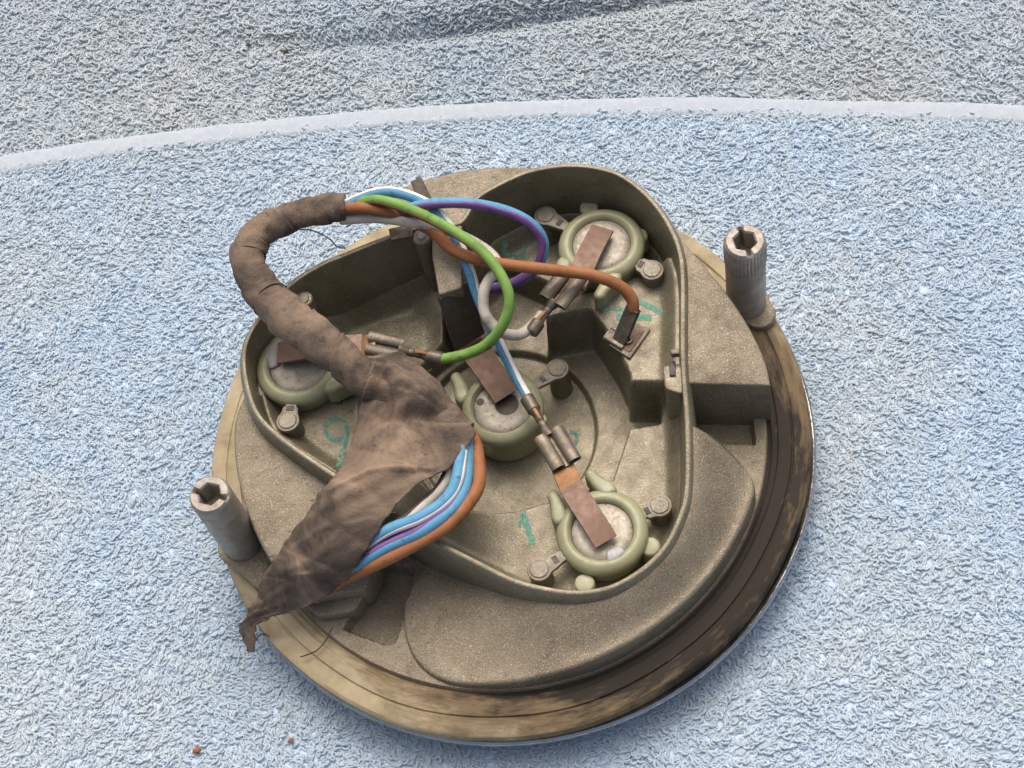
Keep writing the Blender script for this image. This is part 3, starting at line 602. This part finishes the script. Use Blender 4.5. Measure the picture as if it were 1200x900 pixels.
obj('terminal_blade', *merge(box((a + b2) / 2, (b2 - a) / 2, sd_ * 1.45, np.cross(dd, sd_) * .8, .3), box(un(722, 397, zt_ + .9), sd_ * 2.6, np.cross(sd_, [0, 0, 1.]) * 1.5, (0, 0, .4), .2)), M['tin'], te)

# ------------------------------------------------------------------ green ink marks on the floor
def on_floor(x, y):
    z = 10.0
    for _ in range(8): q = un(x, y, z); z = float(floor_z(np.array(q[0]), np.array(q[1])))
    return q[:2]
def ink(strokes, name='ink_mark'):
    parts = []
    for st, wdt in strokes:
        P = np.array([on_floor(x, y) for x, y in st]); P = spline(P, 5); T = np.gradient(P, axis=0); T /= np.linalg.norm(T, axis=1)[:, None] + 1e-9; n = np.stack([-T[:, 1], T[:, 0]], 1)
        rows = []
        for s_ in (-1, -.4, .4, 1):
            Q = P + n * (s_ * wdt / 2 * (1 + .15 * np.sin(np.arange(len(P)) * 1.7 + s_))[:, None]); rows.append(np.c_[Q, floor_z(Q[:, 0], Q[:, 1]) + (.1 if abs(s_) < 1 else .04)])
        parts.append((np.vstack(rows), grid_faces(4, len(P))))
    return obj(name, *merge(*parts), M['ink'], lamp, 0)
ink([([(403, 511), (394, 517), (384, 511), (382, 499), (391, 491), (402, 494), (407, 505), (405, 520), (400, 535), (394, 549)], 1.0)])
ink([([(612, 600), (616, 612), (621, 626), (624, 638)], 1.5), ([(613, 602), (608, 618)], .7)])
ink([([(593, 281), (590, 296)], 1.0), ([(590, 298), (612, 300)], .8), ([(616, 288), (612, 302)], 1.0)])
ink([([(706, 363), (722, 362), (740, 366)], .9), ([(728, 346), (745, 352), (776, 366)], 1.5), ([(722, 372), (745, 372), (764, 372)], 1.8)])
ink([([(668, 506), (676, 510), (674, 522)], .9)])

# ------------------------------------------------------------------ wiring harness
har = thing('wiring_harness', 'old wiring loom in brown cloth tape with coloured wires across the lamp', 'wiring', tuple(un(330, 370, 30)))
WR_ = 1.55
def wire(pts, mat, r=WR_, stripe=None, side=(0, 0, 1), half=.6, label=None, side2=None):
    P = spline(unz(pts), 8); P += .16 * np.stack([np.sin(np.arange(len(P)) * .17 + k + P[0, 0]) + .5 * np.sin(np.arange(len(P)) * .41 + 2 * k) for k in (0, 2, 4)], 1)
    o = obj('wire', *tube(P, r, 14), M[mat], har, 0)
    if label: o['label'] = label
    if stripe: obj('stripe', *tube_strip(P, r + .04, np.array(side, float), half, side2=side2), M[stripe], o, 0)
    return P
wire([(396, 243, 37.5), (420, 233, 38), (450, 225, 38), (483, 231, 37), (512, 248, 35.5), (535, 280, 33), (548, 312, 29), (560, 345, 24), (580, 392, 18), (602, 437, 13), (622, 474, 11)], 'w_blue', 1.3, 'w_stripe', (.2, .6, .8), .55, 'light blue wire with a white stripe')
wire([(398, 240, 36), (425, 236, 38), (452, 236, 39.5), (500, 254, 38.5), (548, 282, 37), (580, 312, 35), (596, 345, 32), (592, 378, 28), (572, 402, 23), (545, 415, 20), (512, 421, 18.7)], 'w_green', 1.32, 'w_red', (-.55, -.65, -.2), .6, 'green wire with a red stripe', (-.1, -.3, -1))
wire([(392, 246, 37), (422, 243, 38.2), (450, 247, 36.5), (475, 255, 34), (505, 270, 32.5), (530, 292, 32.5), (560, 304, 32), (600, 311, 31), (650, 317, 29), (695, 323, 27.5), (725, 335, 25), (740, 350, 22), (742, 363, 19.6)], 'w_brown', 1.5, label='brown orange wire')
wire([(398, 251, 34), (430, 248, 34), (470, 246, 35.5), (500, 240, 38), (545, 238, 38), (590, 246, 36), (622, 262, 33), (638, 285, 29), (632, 310, 24), (612, 327, 20), (585, 336, 17), (560, 340, 14), (545, 345, 12)], 'w_blue', 1.32, 'w_purple', (-.3, -.85, .05), 1.1, 'light blue and purple wire', (-.75, -.35, .5))
wire([(398, 257, 35), (440, 255, 34.5), (480, 260, 34), (520, 268, 33), (555, 284, 31), (577, 300, 30), (583, 314, 29.5), (574, 328, 29), (567, 346, 28), (568, 366, 26), (576, 380, 24), (590, 390, 22.5), (610, 392, 21), (627, 380, 20.7), (634, 368, 20.8)], 'w_white', 1.35, label='dirty white wire')
# lower bundle leaving under the torn tape
wire([(535, 520, 22), (530, 545, 22), (520, 568, 22), (505, 585, 22), (480, 605, 22.5), (440, 630, 21), (400, 660, 15)], 'w_white', 1.4, 'w_dark', (-.5, .5, .8), .6, 'white wire with a dark stripe')
wire([(540, 512, 23), (541, 535, 23.5), (536, 562, 24), (520, 588, 24), (490, 607, 24), (455, 622, 23), (420, 645, 19.5), (385, 675, 13.5)], 'w_blue', 1.55, 'w_stripe', (.8, -.5, .4), .3, 'light blue wire under the tape')
wire([(548, 512, 22), (549, 540, 22), (544, 570, 22.5), (528, 598, 23), (495, 622, 23), (455, 642, 22), (415, 664, 18), (385, 682, 12.5)], 'w_blue', 1.5, 'w_purple', (-.7, .4, .6), .6, 'blue wire with a purple stripe')
wire([(552, 508, 21), (559, 530, 21.5), (561, 560, 22), (553, 585, 22), (530, 612, 22), (490, 637, 22), (450, 656, 20.5), (410, 674, 15.5), (380, 692, 11)], 'w_brown', 1.55, label='brown wire at the edge of the bundle')
# cloth tape wrapped round the loom: overlapping turns
TP = np.array([(405, 243, 36.5, 16.5), (385, 244, 37, 17.5), (360, 249, 38, 17), (330, 259, 39, 17.5), (304, 273, 39.5, 19), (291, 296, 39, 20), (297, 325, 37.5, 20.5), (318, 352, 36, 23), (345, 377, 34.5, 24.5), (375, 400, 33, 23.5), (405, 424, 31, 21.5), (427, 446, 28.5, 20), (447, 466, 25, 17)])
path = spline(np.array([un(a, b, z) for a, b, z, _ in TP]), 28); rad = spline(TP[:, 3:4] / 5.2, 28)[:, 0]
nz_ = rng.normal(size=(40, 6))
arc = np.r_[0, np.cumsum(np.linalg.norm(np.diff(path, axis=0), axis=1))]
def wrapf(i, a):
    ph = (arc[i] - 9.5 * a / (2 * math.pi)) % 9.5        # helical laps
    lap = .16 * (1 - ph / 9.5) ** .6
    return 1 + lap + .03 * math.sin(arc[i] * .55 + 2 * a) + .025 * math.sin(arc[i] * 1.3 - 3 * a + 1) + .02 * math.sin(a * 5 + arc[i] * .3)
obj('tape_wrap', *tube(path, rad, 40, rfun=wrapf), M['bandage'], har, 45)
for k_, tilt in ((144, .35), (196, .6)):
    T_, N_, B_ = frames(path); rr_ = rad[k_] * 1.09
    ring = np.array([path[k_] + T_[k_] * math.sin(a) * tilt * 2.5 + rr_ * (math.cos(a) * N_[k_] + math.sin(a) * B_[k_]) for a in np.linspace(0, 6.4, 50)]); obj('thread', *tube(ring, .18, 6), M['thread'], har, 0)
# torn flap of tape: a crumpled ribbon from the knot down over the flange
#        left edge            right edge        z left, z right, bulge
RB = [((424, 425), (470, 412), 29, 27, 1.5), ((430, 440), (505, 437), 28, 26, 3.5), ((427, 462), (528, 470), 27.5, 25.5, 4.5), ((418, 490), (545, 492), 26.5, 25, 4.0), ((408, 525), (556, 512), 26, 24.5, 3.5), ((394, 552), (528, 545), 26, 25.5, 2.5), ((375, 580), (498, 562), 26, 27, 2.0),
      ((352, 610), (458, 597), 23.5, 26, 2.0), ((330, 642), (440, 630), 20, 24.3, 2.2), ((312, 668), (420, 660), 17.5, 21.0, 2.0), ((303, 688), (402, 684), 13, 16, 1.5), ((297, 706), (352, 712), 9, 10.5, .8), ((290, 718), (318, 724), 6.5, 7, .3), ((281, 733), (302, 730), 3, 5, -.3), ((282, 746), (299, 748), -2, 0, -.2), ((291, 764), (296, 765), -7, -6, 0)]
rowsL = spline(np.array([un(*a[0], a[2]) for a in RB]), 10); rowsR = spline(np.array([un(*a[1], a[3]) for a in RB]), 10); bul = spline(np.array([[a[4]] for a in RB]), 10)[:, 0]
NU = 44; top = []; rag = rng.normal(size=(400, 2))
for i in range(len(rowsL)):
    for j in range(NU):
        u = j / (NU - 1); p_ = rowsL[i] * (1 - u) + rowsR[i] * u
        s_ = i / len(rowsL) * 40; env = math.sin(math.pi * u)
        z = bul[i] * env + (.8 * math.sin(s_ * .45 + u * 4) + .55 * math.sin(s_ * .8 - u * 7 + 2) + .2 * math.sin(s_ * 1.7 + u * 13) + .12 * math.sin(s_ * 2.9 - u * 21)) * (.35 + .65 * env) * (1 if i < 120 else .5)
        e_ = .6 * math.sin(s_ * 1.3 + (2 if u > .5 else 0)) + .35 * math.sin(s_ * 3.7 + u) + .16 * rag[i, int(u > .5)]
        p_ = p_ + (rowsR[i] - rowsL[i]) / (np.linalg.norm(rowsR[i] - rowsL[i]) + .1) * e_ * (u * 2 - 1) * .6 * (abs(u * 2 - 1) ** 3)
        fold = 1 - abs(math.sin(.55 * s_ + 2.6 * u + .6 * math.sin(5 * u)))
        z += (1.5 if s_ < 16 else .7) * fold ** 3 * env - .5 * (1 - abs(math.sin(.9 * s_ - 4.2 * u))) ** 4
        p_ = p_ + np.array([0, 0, z]); top.append(p_)
top = np.array(top)
# folded knot where the flap leaves the wrap
kn = un(492, 470, 27); d2 = np.hypot(top[:, 0] - kn[0], top[:, 1] - kn[1])
top[:, 2] += 4.2 * np.exp(-(d2 / 6.0) ** 4); kn = un(500, 492, 27); v = top[:, :2] - kn[:2]
top[:, 2] -= 3.4 * np.exp(-((v[:, 1] + .25 * v[:, 0]) / 1.3) ** 2 - (v[:, 0] / 7) ** 2)
kn = un(452, 480, 27); v = top[:, :2] - kn[:2]; top[:, 2] -= 2.0 * np.exp(-((v[:, 0] - .15 * v[:, 1]) / 1.8) ** 2 - (v[:, 1] / 9) ** 2)
fl = obj('tape_flap', top, grid_faces(len(rowsL), NU), M['bandage'], har, 0)
sm_ = fl.modifiers.new('cloth_thickness', 'SOLIDIFY'); sm_.thickness = .0005; sm_.offset = -1
fl['label'] = 'torn crumpled end of the brown cloth tape'
fr_ = []
for n_ in range(46):
    i = int(rng.integers(8, len(rowsL) - 2)); e_ = top.reshape(-1, NU, 3)[i, 0 if rng.random() < .5 else NU - 1]; inn_ = top.reshape(-1, NU, 3)[i, NU // 2]
    dv = e_ - inn_; dv /= np.linalg.norm(dv) + 1e-9; ln = rng.uniform(.6, 2.4); q = rng.normal(size=3) * .5
    fr_.append(tube(np.array([e_ - dv * .4, e_ + dv * ln * .4 + q * .2, e_ + dv * ln * .8 + q * .9]), .09, 4))
fy_ = obj('frayed_edge', *merge(*fr_), M['bandage'], fl, 0); fy_['kind'] = 'stuff'
# a lump of wound tape under the flap
lump = spline(unz([(425, 440, 26.5), (450, 455, 24.5), (480, 470, 23.5), (510, 490, 22.5), (545, 512, 21.5)]), 8)
obj('tape_wrap', *tube(lump, np.interp(np.arange(len(lump)), [0, 12, 26, len(lump) - 1], [4.2, 6.0, 5.6, 3.6]), 30, rfun=lambda i, a: 1 + .06 * math.sin(3 * a + i * .5) + .05 * math.sin(i * .9 - a)), M['bandage'], har, 45)
# crimp connectors
def connector(pa, pb, za, zb, width=3.2, body=.52, name='crimp_connector', wire_dir=None, label=None):
    """female spade: rolled body from pa, neck and wire barrel ending at pb"""
    A, B = un(pa[0], pa[1], za), un(pb[0], pb[1], zb); L = np.linalg.norm(B - A); t_ = (B - A) / L
    s = np.cross(t_, [0, 0, 1.]); s /= np.linalg.norm(s); n = np.cross(s, t_)
    n = n if n[2] > 0 else -n
    cr = .45 * width
    prof = [(-.25, .95)] + [(-(width - cr) + cr * math.cos(a) * 1, cr + cr * math.sin(a)) for a in np.linspace(-.25, math.pi * 1.5, 14)] + [((width - cr) + cr * math.cos(a), cr + cr * math.sin(a)) for a in np.linspace(-math.pi / 2, math.pi + .25, 14)] + [(.25, .95)]
    prof = np.array(prof[1:-1]); prof[:, 1] = (prof[:, 1] - .35) * .55
    th = .28
    pn = np.gradient(prof, axis=0); pn /= np.linalg.norm(pn, axis=1)[:, None]; inn_ = prof + np.stack([-pn[:, 1], pn[:, 0]], 1) * th
    loop = np.vstack([prof, inn_[::-1]]); V = []
    for f_ in np.linspace(0, body, 5):
        for q in loop: V.append(A + t_ * L * f_ + s * q[0] + n * q[1])
    nl = len(loop); F = grid_faces(5, nl, cc=True)
    nh = len(prof)
    for e_ in (0, 4): F += [(e_ * nl + k, e_ * nl + k + 1, e_ * nl + nl - 2 - k, e_ * nl + nl - 1 - k) for k in range(nh - 1)]
    o = obj(name, V, F, M['tin'], har, 30)
    if label: o['label'] = label
    # neck and barrels
    fr = np.linspace(body - .04, 1.0, 22); P = np.array([A + t_ * L * f_ for f_ in fr]); x = (fr - body) / (1 - body)
    r_ = np.interp(x, [-.1, .0, .12, .35, .5, .58, .62, .98, 1.0], [1.6, 1.6, 1.15, .95, 1.05, 1.1, 1.75, 1.85, 1.7])
    obj('barrel', *tube(P, r_, 18, rfun=lambda i, a: 1 + (.12 * math.sin(i * 2.2) if 3 < i < 12 else 0) + .1 * math.exp(-((a - 1.57) / .3) ** 2)), M['tin'], o, 30)
    g = A + t_ * L * (body + (1 - body) * .5); obj('bare_strand', *tube(spline(np.array([g - t_ * 1.6 + n * .9, g + n * 1.2, g + t_ * 1.8 + n * 1.1]), 4), .5, 8), M['copper'], o)
    return o
connector((665, 546), (617, 466), 12.6, 12.2, 3.9, .46, label='spade crimp on the light blue wire')
connector((673, 322), (622, 390), 22.2, 20.6, 4.1, .5, label='spade crimp on the dirty white wire')
connector((430, 402), (518, 421), 23.2, 18.5, 3.2, .46, label='spade crimp on the green wire')
# loose threads
for P in ([(345, 269, 36), (365, 270, 35), (385, 279, 33), (395, 289, 31), (405, 291, 31)], [(403, 253, 35), (411, 262, 34), (406, 266, 33)], [(389, 736, 3), (382, 750, 3), (370, 763, 2.5), (352, 770, 2)], [(299, 752, -2), (304, 745, 0), (310, 743, 1), (316, 746, 1.5)]):
    obj('thread', *tube(spline(unz(P), 6), .17, 6), M['thread'], har, 0)

# ------------------------------------------------------------------ crumbs on the towel
def crumb(px, py, r, dark, label):
    x, y = un(px, py, -11)[:2]
    zc = (front_z(x, y) if y < hem_y(x) else back_z(x, y)) + 1.6
    for _ in range(4): x, y, _z = un(px, py, zc); zc = float(front_z(x, y) if y < hem_y(x) else back_z(x, y)) + 1.6
    bm = bmesh.new(); bmesh.ops.create_icosphere(bm, subdivisions=2, radius=1); q = np.random.default_rng(int(px))
    V = np.array([list(v.co) for v in bm.verts]); F = [[v.index for v in f.verts] for f in bm.faces]; bm.free()
    k = q.normal(size=(3, 3)); V *= (1 + .22 * np.sin(V @ k * 2).sum(1) / 2)[:, None]
    V = V * [r, r * .7, r * .55] + [x, y, zc]
    o = obj('crumb', V, F, M['crumb_dark' if dark else 'crumb'], None, 0); o['label'] = label; o['category'] = 'crumb'
crumb(231, 879, 1.1, False, 'larger rust coloured crumb on the blue towel, beside a smaller one')
crumb(341, 868, .75, False, 'smaller rust coloured crumb on the blue towel nearer the lamp')
crumb(335, 60, .95, True, 'dark brown crumb on the greyish towel, larger of two')
crumb(291, 52, .7, True, 'small dark crumb on the greyish towel beside a larger one')
